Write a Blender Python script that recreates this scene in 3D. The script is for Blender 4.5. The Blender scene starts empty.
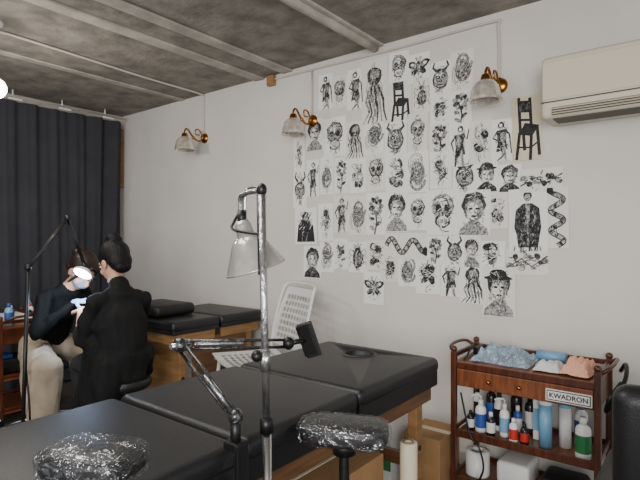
import bpy,bmesh,math,random
import numpy as np
from mathutils import Vector,Matrix,noise,Euler
random.seed(7)
V=Vector
def lin(c):
    return tuple(((x/255)/12.92 if x/255<=.04045 else ((x/255+.055)/1.055)**2.4) for x in c)
def mat(name,col,rough=.5,metal=0,col2=None,vs=8,bump=0,bs=60,coat=0,emit=0,stretch=None,detail=4,lo=.35,hi=.65,spec=.5,trans=0,alpha=1):
    m=bpy.data.materials.new(name);m.use_nodes=True
    nt=m.node_tree;N=nt.nodes;L=nt.links
    p=N['Principled BSDF'];c=(*lin(col),1)
    p.inputs['Base Color'].default_value=c;p.inputs['Roughness'].default_value=rough
    p.inputs['Metallic'].default_value=metal;p.inputs['Coat Weight'].default_value=coat
    p.inputs['Specular IOR Level'].default_value=spec
    p.inputs['Transmission Weight'].default_value=trans;p.inputs['Alpha'].default_value=alpha
    if emit:
        p.inputs['Emission Color'].default_value=c;p.inputs['Emission Strength'].default_value=emit
    if col2 or bump:
        tc=N.new('ShaderNodeTexCoord');mp=N.new('ShaderNodeMapping')
        L.new(tc.outputs['Object'],mp.inputs['Vector'])
        if stretch: mp.inputs['Scale'].default_value=stretch
    if col2:
        n=N.new('ShaderNodeTexNoise');n.inputs['Scale'].default_value=vs;n.inputs['Detail'].default_value=detail
        L.new(mp.outputs[0],n.inputs['Vector'])
        r=N.new('ShaderNodeValToRGB');r.color_ramp.elements[0].position=lo;r.color_ramp.elements[1].position=hi
        r.color_ramp.elements[0].color=c;r.color_ramp.elements[1].color=(*lin(col2),1)
        L.new(n.outputs['Fac'],r.inputs['Fac']);L.new(r.outputs['Color'],p.inputs['Base Color'])
    if bump:
        n2=N.new('ShaderNodeTexNoise');n2.inputs['Scale'].default_value=bs;n2.inputs['Detail'].default_value=4
        L.new(mp.outputs[0],n2.inputs['Vector'])
        bp=N.new('ShaderNodeBump');bp.inputs['Strength'].default_value=bump;bp.inputs['Distance'].default_value=.01
        L.new(n2.outputs['Fac'],bp.inputs['Height']);L.new(bp.outputs[0],p.inputs['Normal'])
    return m
def film(name,col,f0,f1,bs=30,wid=.035,bd=.03,gloss=False):
    m=bpy.data.materials.new(name);m.use_nodes=True
    nt=m.node_tree;N=nt.nodes;L=nt.links
    N.remove(N['Principled BSDF'])
    o=N['Material Output'];t=N.new('ShaderNodeBsdfTransparent')
    if gloss:
        g=N.new('ShaderNodeBsdfGlossy');g.inputs['Color'].default_value=(*lin(col),1);g.inputs['Roughness'].default_value=.14
    else:
        g=N.new('ShaderNodeBsdfPrincipled')
        g.inputs['Base Color'].default_value=(*lin(col),1);g.inputs['Roughness'].default_value=.1
        g.inputs['Specular IOR Level'].default_value=1
    mx=N.new('ShaderNodeMixShader');tc=N.new('ShaderNodeTexCoord')
    n=N.new('ShaderNodeTexNoise');n.inputs['Scale'].default_value=bs;n.inputs['Detail'].default_value=3;n.inputs['Distortion'].default_value=1
    L.new(tc.outputs['Object'],n.inputs['Vector'])
    a=N.new('ShaderNodeMath');a.operation='SUBTRACT';a.inputs[1].default_value=.5
    a2=N.new('ShaderNodeMath');a2.operation='ABSOLUTE'
    L.new(n.outputs['Fac'],a.inputs[0]);L.new(a.outputs[0],a2.inputs[0])
    r=N.new('ShaderNodeValToRGB');r.color_ramp.elements[0].position=0;r.color_ramp.elements[1].position=wid
    r.color_ramp.elements[0].color=(f1,)*3+(1,);r.color_ramp.elements[1].color=(f0,)*3+(1,)
    L.new(a2.outputs[0],r.inputs['Fac']);L.new(r.outputs[0],mx.inputs['Fac'])
    b=N.new('ShaderNodeBump');b.inputs['Strength'].default_value=1;b.inputs['Distance'].default_value=bd
    L.new(n.outputs['Fac'],b.inputs['Height']);L.new(b.outputs[0],g.inputs['Normal'])
    L.new(t.outputs[0],mx.inputs[1]);L.new(g.outputs[0],mx.inputs[2]);L.new(mx.outputs[0],o.inputs['Surface'])
    return m
# ---------------------------------------------------------------- builder
class B:
    def __init__(s): s.bm=bmesh.new();s.mats=[]
    def mi(s,m):
        if m not in s.mats:s.mats.append(m)
        return s.mats.index(m)
    def merge(s,t,m,M=None,smooth=False):
        if M is not None:t.transform(M)
        i=s.mi(m)
        for f in t.faces:f.material_index=i;f.smooth=smooth
        me=bpy.data.meshes.new('t');t.to_mesh(me);t.free();s.bm.from_mesh(me);bpy.data.meshes.remove(me)
    def box(s,c,size,m,bev=0,rot=(0,0,0),seg=2,smooth=False,taper=None):
        t=bmesh.new();bmesh.ops.create_cube(t,size=1)
        for v in t.verts:
            v.co=V((v.co.x*size[0],v.co.y*size[1],v.co.z*size[2]))
            if taper and v.co.z<0:v.co.x*=taper;v.co.y*=taper
        if bev:bmesh.ops.bevel(t,geom=t.edges[:],offset=bev,segments=seg,profile=.5,affect='EDGES')
        s.merge(t,m,Matrix.Translation(V(c))@Euler(rot).to_matrix().to_4x4(),smooth or seg>2)
    def bb(s,a,b,m,bev=0,**k):
        a=V(a);b=V(b);s.box((a+b)/2,[abs(x) for x in (b-a)],m,bev,**k)
    def cyl(s,p1,p2,r1,m,r2=None,seg=16):
        p1=V(p1);p2=V(p2);r2=r1 if r2 is None else r2;d=p2-p1
        t=bmesh.new();bmesh.ops.create_cone(t,cap_ends=True,segments=seg,radius1=r1,radius2=r2,depth=d.length)
        s.merge(t,m,Matrix.Translation((p1+p2)/2)@d.to_track_quat('Z','Y').to_matrix().to_4x4(),False)
        s.bm.faces.ensure_lookup_table()
        for f in s.bm.faces[-(seg+2):]:
            if len(f.verts)==4:f.smooth=True
    def ell(s,c,r,m,rot=(0,0,0),seg=20):
        t=bmesh.new();bmesh.ops.create_uvsphere(t,u_segments=seg,v_segments=seg//2+2,radius=1)
        if not hasattr(r,'__len__'):r=(r,r,r)
        s.merge(t,m,Matrix.Translation(V(c))@Euler(rot).to_matrix().to_4x4()@Matrix.Diagonal((*r,1)),True)
    def lathe(s,prof,c,m,rot=None,seg=24,flute=0,fn=0):
        t=bmesh.new();rings=[]
        for r,z in prof:
            rings.append([t.verts.new(((r*(1+flute*math.cos(fn*a))*math.cos(a)),(r*(1+flute*math.cos(fn*a))*math.sin(a)),z)) for a in [2*math.pi*i/seg for i in range(seg)]])
        for a,b in zip(rings,rings[1:]):
            for i in range(seg):
                t.faces.new((a[i],a[(i+1)%seg],b[(i+1)%seg],b[i]))
        M=Matrix.Translation(V(c))
        if rot is not None:M=M@(rot.to_4x4() if isinstance(rot,Matrix) else Euler(rot).to_matrix().to_4x4())
        s.merge(t,m,M,True)
    def tube(s,pts,r,m,seg=8,res=6,smooth=True):
        P=[V(p) for p in pts]
        if smooth and len(P)>2:
            Q=[]
            for i in range(len(P)-1):
                p0=P[max(i-1,0)];p1=P[i];p2=P[i+1];p3=P[min(i+2,len(P)-1)]
                for k in range(res):
                    u=k/res
                    Q.append(.5*((2*p1)+(-p0+p2)*u+(2*p0-5*p1+4*p2-p3)*u*u+(-p0+3*p1-3*p2+p3)*u**3))
            Q.append(P[-1]);P=Q
        t=bmesh.new();rings=[];n=None
        for i,p in enumerate(P):
            d=(P[min(i+1,len(P)-1)]-P[max(i-1,0)]).normalized()
            if n is None:
                n=d.orthogonal().normalized()
            else:
                n=(n-d*n.dot(d)).normalized()
            bn=d.cross(n)
            rings.append([t.verts.new(p+(n*math.cos(a)+bn*math.sin(a))*r) for a in [2*math.pi*j/seg for j in range(seg)]])
        for a,b in zip(rings,rings[1:]):
            for i in range(seg):t.faces.new((a[i],a[(i+1)%seg],b[(i+1)%seg],b[i]))
        t.faces.new(rings[0][::-1]);t.faces.new(rings[-1])
        s.merge(t,m,None,True)
    def mesh(s,me,m,M=None,smooth=False):
        t=bmesh.new();t.from_mesh(me);s.merge(t,m,M,smooth)
    def text(s,txt,size,M,m):
        cu=bpy.data.curves.new('t','FONT');cu.body=txt;cu.size=size;cu.align_x='CENTER';cu.align_y='CENTER';cu.offset=size*.02;cu.extrude=.0004
        o=bpy.data.objects.new('t',cu);bpy.context.collection.objects.link(o)
        dg=bpy.context.evaluated_depsgraph_get();me=bpy.data.meshes.new_from_object(o.evaluated_get(dg))
        s.mesh(me,m,M);bpy.data.objects.remove(o)
    def obj(s,name,loc=None,wn=False):
        me=bpy.data.meshes.new(name);s.bm.to_mesh(me);s.bm.free()
        for m in s.mats:me.materials.append(m)
        o=bpy.data.objects.new(name,me);bpy.context.collection.objects.link(o)
        if wn:
            w=o.modifiers.new('wn','WEIGHTED_NORMAL');w.keep_sharp=True
        return o
# ---------------------------------------------------------------- materials
M_wall=mat('wall_paint',(219,215,209),.85,col2=(208,204,198),vs=1.5,bump=.12,bs=35)
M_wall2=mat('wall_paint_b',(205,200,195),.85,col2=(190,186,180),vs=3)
M_conc=mat('ceiling_concrete',(108,103,97),.95,col2=(152,146,137),vs=7,bump=1,bs=26,detail=15,lo=.3,hi=.7)
M_conc2=mat('plank_concrete',(158,152,143),.9,col2=(186,180,170),vs=7,bump=.6,bs=26,detail=12)
M_floor=mat('floor_concrete',(70,66,62),.6,col2=(90,85,80),vs=3,bump=.1)
M_cur=mat('curtain_cloth',(47,47,54),.92,col2=(54,54,61),vs=4,bump=.15,bs=200)
M_paper=mat('paper_white',(241,239,234),.8)
M_paper2=mat('paper_offwhite',(230,227,220),.8)
M_cream=mat('paper_cream',(214,203,178),.8)
M_ink=mat('ink_black',(28,28,30),.8,col2=(112,112,112),vs=80,detail=4,lo=.46,hi=.7)
M_inkd=mat('ink_solid',(22,22,24),.8,col2=(50,50,52),vs=60,detail=3)
M_grey=mat('ink_grey',(186,185,183),.8,col2=(92,92,92),vs=90,detail=5,lo=.4,hi=.62)
M_leather=mat('black_leather',(24,24,26),.42,bump=.15,bs=160,col2=(30,30,32),vs=5)
M_leather2=mat('black_leather_matte',(22,22,24),.5,bump=.1,bs=160)
M_black=mat('black_plastic',(16,16,17),.4)
M_chrome=mat('chrome',(205,205,207),.2,1)
M_wrapm=mat('wrapped_metal',(188,188,190),.2,.9,col2=(120,120,124),vs=40,bump=.7,bs=70,lo=.5,hi=.7,stretch=(1,1,.35))
M_wrapb=mat('wrapped_black_arm',(38,38,40),.18,.4,col2=(120,120,122),vs=45,bump=1,bs=70,lo=.55,hi=.75,coat=1)
M_wood=mat('beech_wood',(160,122,80),.5,col2=(134,98,60),vs=6,stretch=(1,1,8))
M_wood3=mat('brown_wood',(112,80,52),.5,col2=(90,62,38),vs=6,stretch=(1,1,8))
M_dwood=mat('mahogany_wood',(92,46,26),.38,col2=(60,29,17),vs=9,stretch=(8,1,1),coat=.3)
M_dwood2=mat('mahogany_light',(132,76,44),.4,col2=(98,52,30),vs=9,stretch=(8,1,1),coat=.2)
M_card=mat('cardboard',(166,128,88),.85,col2=(150,114,76),vs=6)
M_white=mat('white_plastic',(228,228,226),.4)
M_cream_p=mat('ac_cream_plastic',(206,198,178),.45)
M_cream_d=mat('ac_slot_dark',(74,68,58),.6)
M_brass=mat('brass',(176,120,52),.25,1)
M_shade=mat('frosted_glass',(222,212,200),.2,col2=(180,170,158),vs=30,trans=.45)
M_lsh=mat('lampshade_silver',(206,203,198),.22,.45,col2=(176,172,166),vs=9,coat=.6,bump=.25,bs=25)
M_film=film('cling_film',(235,238,242),.09,.34,20,.02,.02,True)
M_filmb=film('blue_plastic_film',(176,206,230),.45,.9,18)
M_blue=mat('blue_label',(48,84,160),.4);M_lblue=mat('lightblue_bottle',(120,170,205),.35)
M_green=mat('green_label',(40,120,70),.4);M_red=mat('red_label',(190,50,40),.4)
M_dark=mat('dark_bottle',(35,28,30),.25)
M_pink=mat('salmon_paper',(232,164,138),.8,col2=(240,190,162),vs=10,bump=.4,bs=40)
M_cable=mat('white_cable',(200,192,182),.6)
M_skin=mat('skin',(205,158,132),.5,col2=(196,145,120),vs=12)
M_lips=mat('lips',(160,85,78),.45)
M_eye=mat('eye',(30,22,20),.15)
M_mask=mat('face_mask',(120,128,142),.85)
M_hairk=mat('hair_black',(10,9,10),.6,col2=(16,14,15),vs=40,stretch=(1,1,.15),bump=.4,bs=80,spec=.3)
M_hairb=mat('hair_brown',(28,17,14),.5,col2=(46,28,22),vs=40,stretch=(1,1,.15),bump=.3,bs=80)
M_coat=mat('black_coat',(15,15,16),.85,bump=.2,bs=100,spec=.3)
M_top=mat('black_top',(14,14,15),.9,bump=.2,bs=120,spec=.2)
M_jean=mat('dark_trousers',(28,28,34),.85)
M_beige=mat('beige_trousers',(172,156,136),.85,col2=(150,134,116),vs=8,bump=.3,bs=25)
M_glove=mat('latex_glove',(150,180,225),.35)
M_shoe=mat('shoe_dark',(38,34,34),.6)
M_glow=mat('lamp_glow',(255,246,232),.5,emit=14)
M_led=mat('led_glow',(190,218,255),.5,emit=60)
M_screen=mat('screen_glass',(10,10,12),.08)
# ---------------------------------------------------------------- room shell
H=2.66;WY=2.9;WX=-4.94
b=B();b.bb((WX-.1,WY,0),(2.6,WY+.12,H+.1),M_wall);b.obj('wall_back')
b=B();b.bb((WX-.12,-2.5,0),(WX,WY,H+.1),M_wall2);b.obj('wall_left')
b=B();b.bb((WX-.1,-2.5,-.1),(2.6,WY+.1,0),M_floor);b.obj('floor')
b=B()
b.bb((WX-.1,-2.5,H),(2.6,WY+.1,H+.12),M_conc)
b.obj('ceiling')
b=B()
for x,w in((-2.58,.045),(-2.88,.05)):
    b.bb((x-w,-2.4,H-.016),(x+w,WY,H+.01),M_conc2,.004)
b.bb((-2.84,-2.4,H-.004),(-2.61,WY,H+.01),M_conc)
b.bb((-3.93,-2.4,H-.008),(-3.86,WY,H+.01),M_conc2,.003)
b.obj('trim_1')
b=B()
b.bb((-1.84,-2.4,H-.014),(-1.72,WY,H+.01),M_conc2,.008)
b.tube([(-1.78,-2.4,H-.02),(-1.78,1,H-.024),(-1.78,WY-.02,H-.02)],.028,M_conc2,seg=12)
b.obj('trim_2')
b=B();b.bb((WX,WY-.012,0),(2.6,WY,.08),M_wall2,.002);b.obj('baseboard_back')
b=B();b.bb((WX,WY-.05,1.9),(WX+.035,WY-.002,2.52),M_wood);b.obj('trim_3')
# curtain
b=B();t=bmesh.new();ny=520;rows=[]
zs=[.03,.6,1.2,1.8,2.3,2.5,2.56]
for z in zs:
    row=[]
    for i in range(ny+1):
        y=-1.6+i*(2.80+1.6)/ny
        q=noise.noise(V((y*1.9,z*.25,0)))
        a=.03*(.7+.7*q)
        ph=y*2*math.pi/.19+2.4*noise.noise(V((y*1.3,z*.3,3)))
        x=-4.78+a*math.sin(ph)+.008*math.sin(ph*2.3+z)+.03*noise.noise(V((y*3,z*.4,9)))
        row.append(t.verts.new((x,y,z)))
    rows.append(row)
for r0,r1 in zip(rows,rows[1:]):
    for i in range(ny):t.faces.new((r0[i],r0[i+1],r1[i+1],r1[i]))
b.merge(t,M_cur,None,True)
b.tube([(-4.78,-1.7,2.6),(-4.78,2.84,2.6)],.009,M_cable,smooth=False)
for i in range(10):
    y=2.62-i*.42
    b.box((-4.72,y,2.565),(.012,.11,.016),M_white,.003)
    b.cyl((-4.78,y,2.6),(-4.78,y,H),.006,M_white)
b.obj('curtain')
# ---------------------------------------------------------------- drawings
PB=B();iP=PB.mi(M_paper);iC=PB.mi(M_cream);iI=PB.mi(M_ink);iG=PB.mi(M_grey);iP2=PB.mi(M_paper2);iK=PB.mi(M_inkd)
class Sheet:
    def __init__(s,X,Z,w,h,cream=False):
        s.X=X;s.Z=Z;s.w=w*1.11;s.h=h*1.09;s.rot=random.uniform(-.025,.025);s.k=0;s.base=WY-.003-random.random()*.0015
        s.bg=iC if cream else (iP2 if random.random()<.25 else iP)
        s.poly([(-.5,-.5),(.5,-.5),(.5,.5),(-.5,.5)],s.bg)
    def poly(s,pts,mi):
        c,sn=math.cos(s.rot),math.sin(s.rot);vs=[];g=1.15 if s.k else 1
        for x,y in pts:
            px=max(-.5,min(.5,x*g))*s.w;py=max(-.5,min(.5,y*g))*s.h
            vs.append(PB.bm.verts.new((s.X+px*c-py*sn,s.base-s.k*.00006,s.Z+px*sn+py*c)))
        try:
            f=PB.bm.faces.new(vs);f.material_index=mi
        except: pass
        s.k+=1
    def ell(s,cx,cy,rx,ry,mi,rot=0,n=14,j=.1):
        asp=s.w/s.h;p=[]
        for i in range(n):
            a=2*math.pi*i/n;q=1+random.uniform(-j,j)
            x=rx*q*math.cos(a);y=ry*q*math.sin(a)
            p.append((cx+x*math.cos(rot)-y*math.sin(rot),cy+(x*math.sin(rot)+y*math.cos(rot))*asp))
        s.poly(p,mi)
    def line(s,pts,wd,mi,taper=False):
        asp=s.w/s.h;L=[];R=[];n=len(pts)
        for i in range(n):
            x0,y0=pts[max(i-1,0)];x1,y1=pts[min(i+1,n-1)]
            dx=x1-x0;dy=(y1-y0)/asp;l=math.hypot(dx,dy) or 1
            ww=wd*(1-.8*i/n if taper else 1)/2
            nx=-dy/l*ww;nyy=dx/l*ww*asp
            L.append((pts[i][0]+nx,pts[i][1]+nyy));R.append((pts[i][0]-nx,pts[i][1]-nyy))
        for i in range(n-1):
            s.poly([L[i],L[i+1],R[i+1],R[i]],mi)
            s.k-=1
        s.k+=1
    def hatch(s,cx,cy,rx,ry,n=7,mi=None):
        for i in range(n):
            a=random.uniform(-.6,.6);x=cx+random.uniform(-rx,rx)*.7;y=cy+random.uniform(-ry,ry)*.7
            l=random.uniform(.3,.7)*rx
            s.line([(x-l*math.cos(a),y-l*math.sin(a)),(x+l*math.cos(a),y+l*math.sin(a)+.02)],.018,iI if mi is None else mi)
    def scribble(s,n=34):
        # pen and pencil strokes over the silhouette
        base=random.uniform(0,3)
        for i in range(n):
            r=math.sqrt(random.random());t=random.uniform(0,6.28);x=.27*r*math.cos(t);y=.38*r*math.sin(t)
            a=base+random.uniform(-.7,.7)+(t if i%2 else 0);l=random.uniform(.03,.08);bend=random.uniform(-.03,.03)
            m=random.choice((s.bg,iG,iG,iI) if i<n*.7 else (iI,iK,iG))
            s.line([(x-l*math.cos(a),y-l*math.sin(a)),(x+bend,y+bend),(x+l*math.cos(a),y+l*math.sin(a))],random.uniform(.008,.024),m)
def m_skull(s):
    s.ell(0,.1,.31,.33,iI);s.ell(0,.11,.28,.3,iG);s.ell(-.05,.17,.15,.14,s.bg)
    s.ell(-.11,.08,.085,.1,iK);s.ell(.12,.08,.085,.1,iK);s.ell(0,-.04,.035,.06,iK)
    s.ell(0,-.17,.2,.17,iI);s.ell(0,-.17,.16,.13,s.bg)
    for i in range(-2,3):s.line([(i*.05,-.13),(i*.05,-.21)],.02,iI)
    s.hatch(0,.22,.25,.08,5);s.hatch(.15,.02,.12,.2,6)
def m_snake(s,wide=False):
    n=40;p=[]
    for i in range(n+1):
        u=i/n
        if wide:p.append((-.4+.8*u,.25*math.sin(u*math.pi*3.6)*(1-.3*u)))
        else:p.append((.24*math.sin(u*math.pi*5.5),-.4+.8*u))
    wd=.22 if not wide else .1
    s.line(p,wd,iI);s.line(p,wd*.6,iG)
    for i in range(1,n,3):s.line([p[i],p[i+1]],wd*.8,iI)
    s.ell(p[-1][0],p[-1][1],wd*.6,wd*.8,iK)
def m_moth(s):
    for sx in(-1,1):
        s.ell(sx*.22,.1,.22,.13,iK,sx*.5);s.ell(sx*.2,.1,.15,.07,iG,sx*.5);s.ell(sx*.16,-.1,.15,.1,iI,-sx*.6);s.ell(sx*.24,.12,.07,.05,s.bg)
        s.line([(sx*.02,.15),(sx*.12,.33)],.02,iI)
    s.ell(0,0,.05,.28,iG);s.ell(0,.16,.06,.06,iI)
def m_beetle(s):
    s.ell(0,-.05,.23,.36,iI);s.ell(0,.2,.13,.1,iK);s.ell(-.07,-.04,.06,.22,iG);s.ell(.08,-.04,.05,.2,iG)
    for sx in(-1,1):
        for k in(-.2,0,.15):s.line([(sx*.15,k),(sx*.33,k+.08),(sx*.38,k-.06)],.03,iI)
        s.line([(sx*.05,.25),(sx*.15,.38)],.03,iI)
def m_figure(s):
    l=random.choice((-1,1));tw=random.uniform(-.05,.05)
    s.ell(.03*l,.31,.12,.13,iK);s.ell(.03*l,.3,.06,.07,s.bg);s.poly([(-.2,.2),(.2,.22),(.16,-.0),(.24,-.2),(-.22,-.24),(-.15,-.05)],iI)
    s.ell(tw,.06,.11,.2,iG)
    s.line([(-.08,-.15),(-.14*l,-.3),(-.17,-.44)],.15,iI,True);s.line([(.08,-.15),(.12,-.3),(.18,-.44)],.15,iG,True)
    s.line([(-.16,.18),(-.34,.05),(-.24*l,-.12)],.09,iI,True);s.line([(.16,.18),(.3,.1),(.38,.3*l)],.09,iI,True)
def m_port(s):
    s.ell(0,.14,.32,.36,iI);s.ell(.02,.06,.24,.3,iG);s.ell(-.03,.03,.16,.22,s.bg)
    s.ell(-.08,.08,.06,.03,iK);s.ell(.1,.08,.06,.03,iK);s.line([(.02,.06),(.05,-.01)],.04,iG);s.ell(.01,-.06,.08,.03,iI)
    s.poly([(-.1,-.14),(.1,-.14),(.36,-.3),(.4,-.42),(-.4,-.42),(-.36,-.3)],random.choice((iI,iG,iG)))
    s.hatch(0,.28,.25,.06,5);s.hatch(.12,0,.1,.15,5)
def m_chair(s):
    for a in[((-.22,.42),(-.18,-.05)),((.1,.4),(.14,-.05)),((-.2,-.05),(-.3,-.42)),((.14,-.05),(.1,-.44)),((.3,.02),(.36,-.38)),((-.1,.0),(-.06,-.3))]:s.line([a[0],a[1]],.09,iK)
    s.poly([(-.22,-.08),(.16,-.12),(.36,.02),(-.05,.07)],iK)
    s.poly([(-.2,.38),(.1,.36),(.12,.2),(-.2,.22)],iI)
    s.line([(-.21,.12),(.11,.1)],.07,iK)
    s.line([(-.25,-.25),(.12,-.27),(.33,-.2)],.05,iK)
def m_knot(s):
    s.ell(0,0,.26,.34,iG)
    for k in range(3):
        cx=random.uniform(-.08,.08);cy=random.uniform(-.18,.2);p=[]
        for i in range(26):
            a=i*.42+k*2;r=.05+.011*i;p.append((cx+r*math.cos(a),cy+r*math.sin(a)*.75))
        s.line(p,.09,iI);s.line(p,.05,iG if k else s.bg)
    s.hatch(0,0,.3,.25,8)
def m_flower(s):
    s.line([(0,.05),(.05,-.2),(-.03,-.43)],.06,iI);s.ell(.13,-.2,.15,.07,iI,.5);s.ell(-.13,-.3,.15,.07,iG,-.6);s.ell(-.15,-.1,.12,.06,iI,-.3)
    for i in range(9):
        a=i*2*math.pi/9;s.ell(.19*math.cos(a),.16+.13*math.sin(a),.14,.09,iI if i%2 else iG,a)
    for i in range(5):
        a=i*2*math.pi/5;s.ell(.08*math.cos(a),.16+.06*math.sin(a),.08,.05,iK if i%2 else s.bg,a)
def m_mask(s):
    s.ell(0,0,.33,.4,iI);s.ell(0,-.02,.28,.34,iG);s.ell(-.04,.08,.16,.1,s.bg)
    for sx in(-1,1):
        s.line([(sx*.16,.2),(sx*.32,.3),(sx*.25,.42)],.12,iI,True);s.ell(sx*.11,.05,.1,.06,iK,sx*.4);s.ell(sx*.11,.05,.035,.02,s.bg)
    s.ell(0,-.06,.07,.06,iI);s.ell(0,-.18,.17,.08,iK)
    for i in range(-2,3):s.line([(i*.05,-.16),(i*.05,-.2)],.025,s.bg)
    s.hatch(0,.12,.25,.06,6);s.hatch(0,-.3,.2,.05,5)
def m_blob(s):
    for i in range(10):s.ell(random.uniform(-.16,.16),random.uniform(-.26,.26),random.uniform(.08,.18),random.uniform(.07,.18),random.choice((iI,iI,iG,s.bg)),random.uniform(0,3))
    s.hatch(0,0,.3,.3,10);s.hatch(0,0,.2,.2,6,s.bg)
def m_man(s):
    s.ell(0,.33,.1,.12,iK);s.ell(0,.31,.07,.09,iG)
    s.poly([(-.1,.23),(.1,.23),(.26,.16),(.3,-.1),(.27,-.2),(.22,-.38),(-.22,-.38),(-.26,-.2),(-.31,-.1),(-.27,.14)],iI)
    s.poly([(-.05,.22),(.05,.22),(.04,-.02),(-.03,-.02)],iG);s.line([(0,.2),(0,-.36)],.03,iG)
    for i in range(60):
        x=random.uniform(-.24,.24);y=random.uniform(-.34,.14);s.line([(x,y),(x+random.uniform(-.05,.05),y-random.uniform(.02,.07))],.014,random.choice((iG,iK)))
    for i in range(12):
        a=random.uniform(-.3,.3);s.line([(a,-.36),(a+random.uniform(-.05,.05),-.43)],.02,iI)
def m_wide(s):
    for i in range(11):s.ell(-.38+i*.075,random.uniform(-.2,.2),.07,.055,random.choice((iI,iG,iG)),random.uniform(0,3))
    s.line([(-.42,-.2),(-.1,.1),(.1,-.15),(.42,.2)],.03,iI)
    for i in range(8):s.hatch(-.35+.1*i,0,.08,.2,3)
    for i in range(8):s.hatch(-.35+.1*i,0,.06,.15,1,s.bg)
def m_hat(s):
    m_port(s);s.ell(0,.24,.38,.06,iK);s.ell(0,.31,.22,.13,iK)
def m_darkman(s):
    s.poly([(-.36,-.38),(.36,-.38),(.3,0),(.12,.14),(-.14,.16),(-.3,.02)],iK);s.ell(.0,.2,.15,.19,iK);s.ell(.03,.2,.09,.12,iG)
def m_octo(s):
    s.ell(0,.2,.24,.28,iI);s.ell(.03,.22,.15,.17,iG);s.ell(-.06,.16,.05,.05,iK);s.ell(.09,.16,.05,.05,iK)
    for i in range(6):
        x=-.2+i*.08;s.line([(x*.6,.08),(x*1.4,-.12),(x*1.2+.06,-.28),(x*1.9,-.42)],.09,iI if i%2 else iG,True)
MOT=dict(s=m_skull,n=m_snake,m=m_moth,e=m_beetle,f=m_figure,p=m_port,c=m_chair,k=m_knot,l=m_flower,d=m_mask,b=m_blob,M=m_man,w=m_wide,h=m_hat,D=m_darkman,o=m_octo,N=lambda s:m_snake(s,True))
SH=[(-2.21,2.43,.12,.235,'f'),(-2.086,2.408,.125,.21,'s'),(-1.95,2.40,.125,.26,'f'),(-1.795,2.356,.19,.40,'o'),(-1.61,2.483,.135,.18,'s'),
(-1.603,2.259,.15,.27,'c'),(-1.466,2.447,.14,.17,'m'),(-1.445,2.266,.11,.2,'e'),(-1.316,2.348,.125,.2,'d'),(-1.316,2.156,.12,.165,'b'),
(-1.18,2.369,.13,.23,'k'),(-1.188,2.146,.125,.19,'l'),(-.806,1.973,.145,.33,'c*'),
(-2.463,1.996,.1,.24,'b'),(-2.315,2.127,.15,.22,'p'),(-2.13,2.09,.18,.26,'s'),(-1.957,2.048,.15,.24,'o'),(-1.80,2.05,.145,.22,'k'),(-1.633,2.01,.15,.22,'d'),
(-1.473,2.035,.125,.23,'s'),(-1.323,1.976,.125,.185,'l'),(-1.194,1.924,.12,.24,'f'),(-1.065,1.926,.12,.235,'b'),(-.943,1.923,.115,.22,'f'),
(-2.455,1.73,.12,.26,'d'),(-2.33,1.81,.11,.25,'f'),(-2.2,1.817,.11,.25,'k'),(-2.07,1.81,.115,.23,'l'),(-1.93,1.805,.135,.235,'b'),(-1.785,1.81,.145,.23,'s'),
(-1.625,1.78,.15,.235,'b'),(-1.473,1.785,.14,.24,'k'),(-1.316,1.784,.13,.21,'b'),(-1.163,1.734,.135,.2,'d'),(-1.03,1.718,.12,.165,'h'),(-.898,1.70,.115,.145,'p'),(-.732,1.678,.2,.12,'w'),
(-2.4,1.455,.19,.25,'D'),(-2.21,1.48,.125,.25,'b'),(-2.07,1.535,.12,.24,'f'),(-1.93,1.518,.13,.25,'k'),(-1.785,1.527,.145,.26,'l'),(-1.625,1.54,.155,.25,'p'),
(-1.473,1.53,.125,.215,'s'),(-1.303,1.523,.195,.26,'s'),(-1.107,1.51,.18,.25,'p'),(-.966,1.522,.105,.195,'b'),(-.80,1.461,.185,.32,'M'),(-.65,1.47,.105,.30,'n'),
(-2.335,1.187,.15,.22,'p'),(-2.2,1.226,.12,.2,'k'),(-2.077,1.25,.115,.2,'b'),(-1.93,1.231,.145,.195,'e'),(-1.785,1.248,.135,.19,'b'),(-1.56,1.311,.28,.155,'N'),
(-1.35,1.288,.11,.16,'l'),(-1.226,1.277,.11,.185,'d'),(-1.12,1.28,.1,.175,'p'),(-1.0,1.263,.14,.15,'b'),(-.806,1.228,.205,.133,'w'),
(-1.80,1.023,.145,.2,'m'),(-1.678,1.165,.115,.17,'b'),(-1.545,1.148,.125,.18,'k'),(-1.404,1.128,.15,.215,'b'),(-1.25,1.112,.12,.195,'f'),(-1.113,1.086,.145,.21,'o'),(-.96,1.052,.17,.265,'h')]
for X,Z,w,h,k in SH:
    s=Sheet(X,Z,w,h,'*' in k);MOT[k[0]](s)
    if k[0] not in 'cMN':s.scribble(50 if k[0] not in 'wn' else 14)
PB.obj('wall_drawings')
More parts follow.
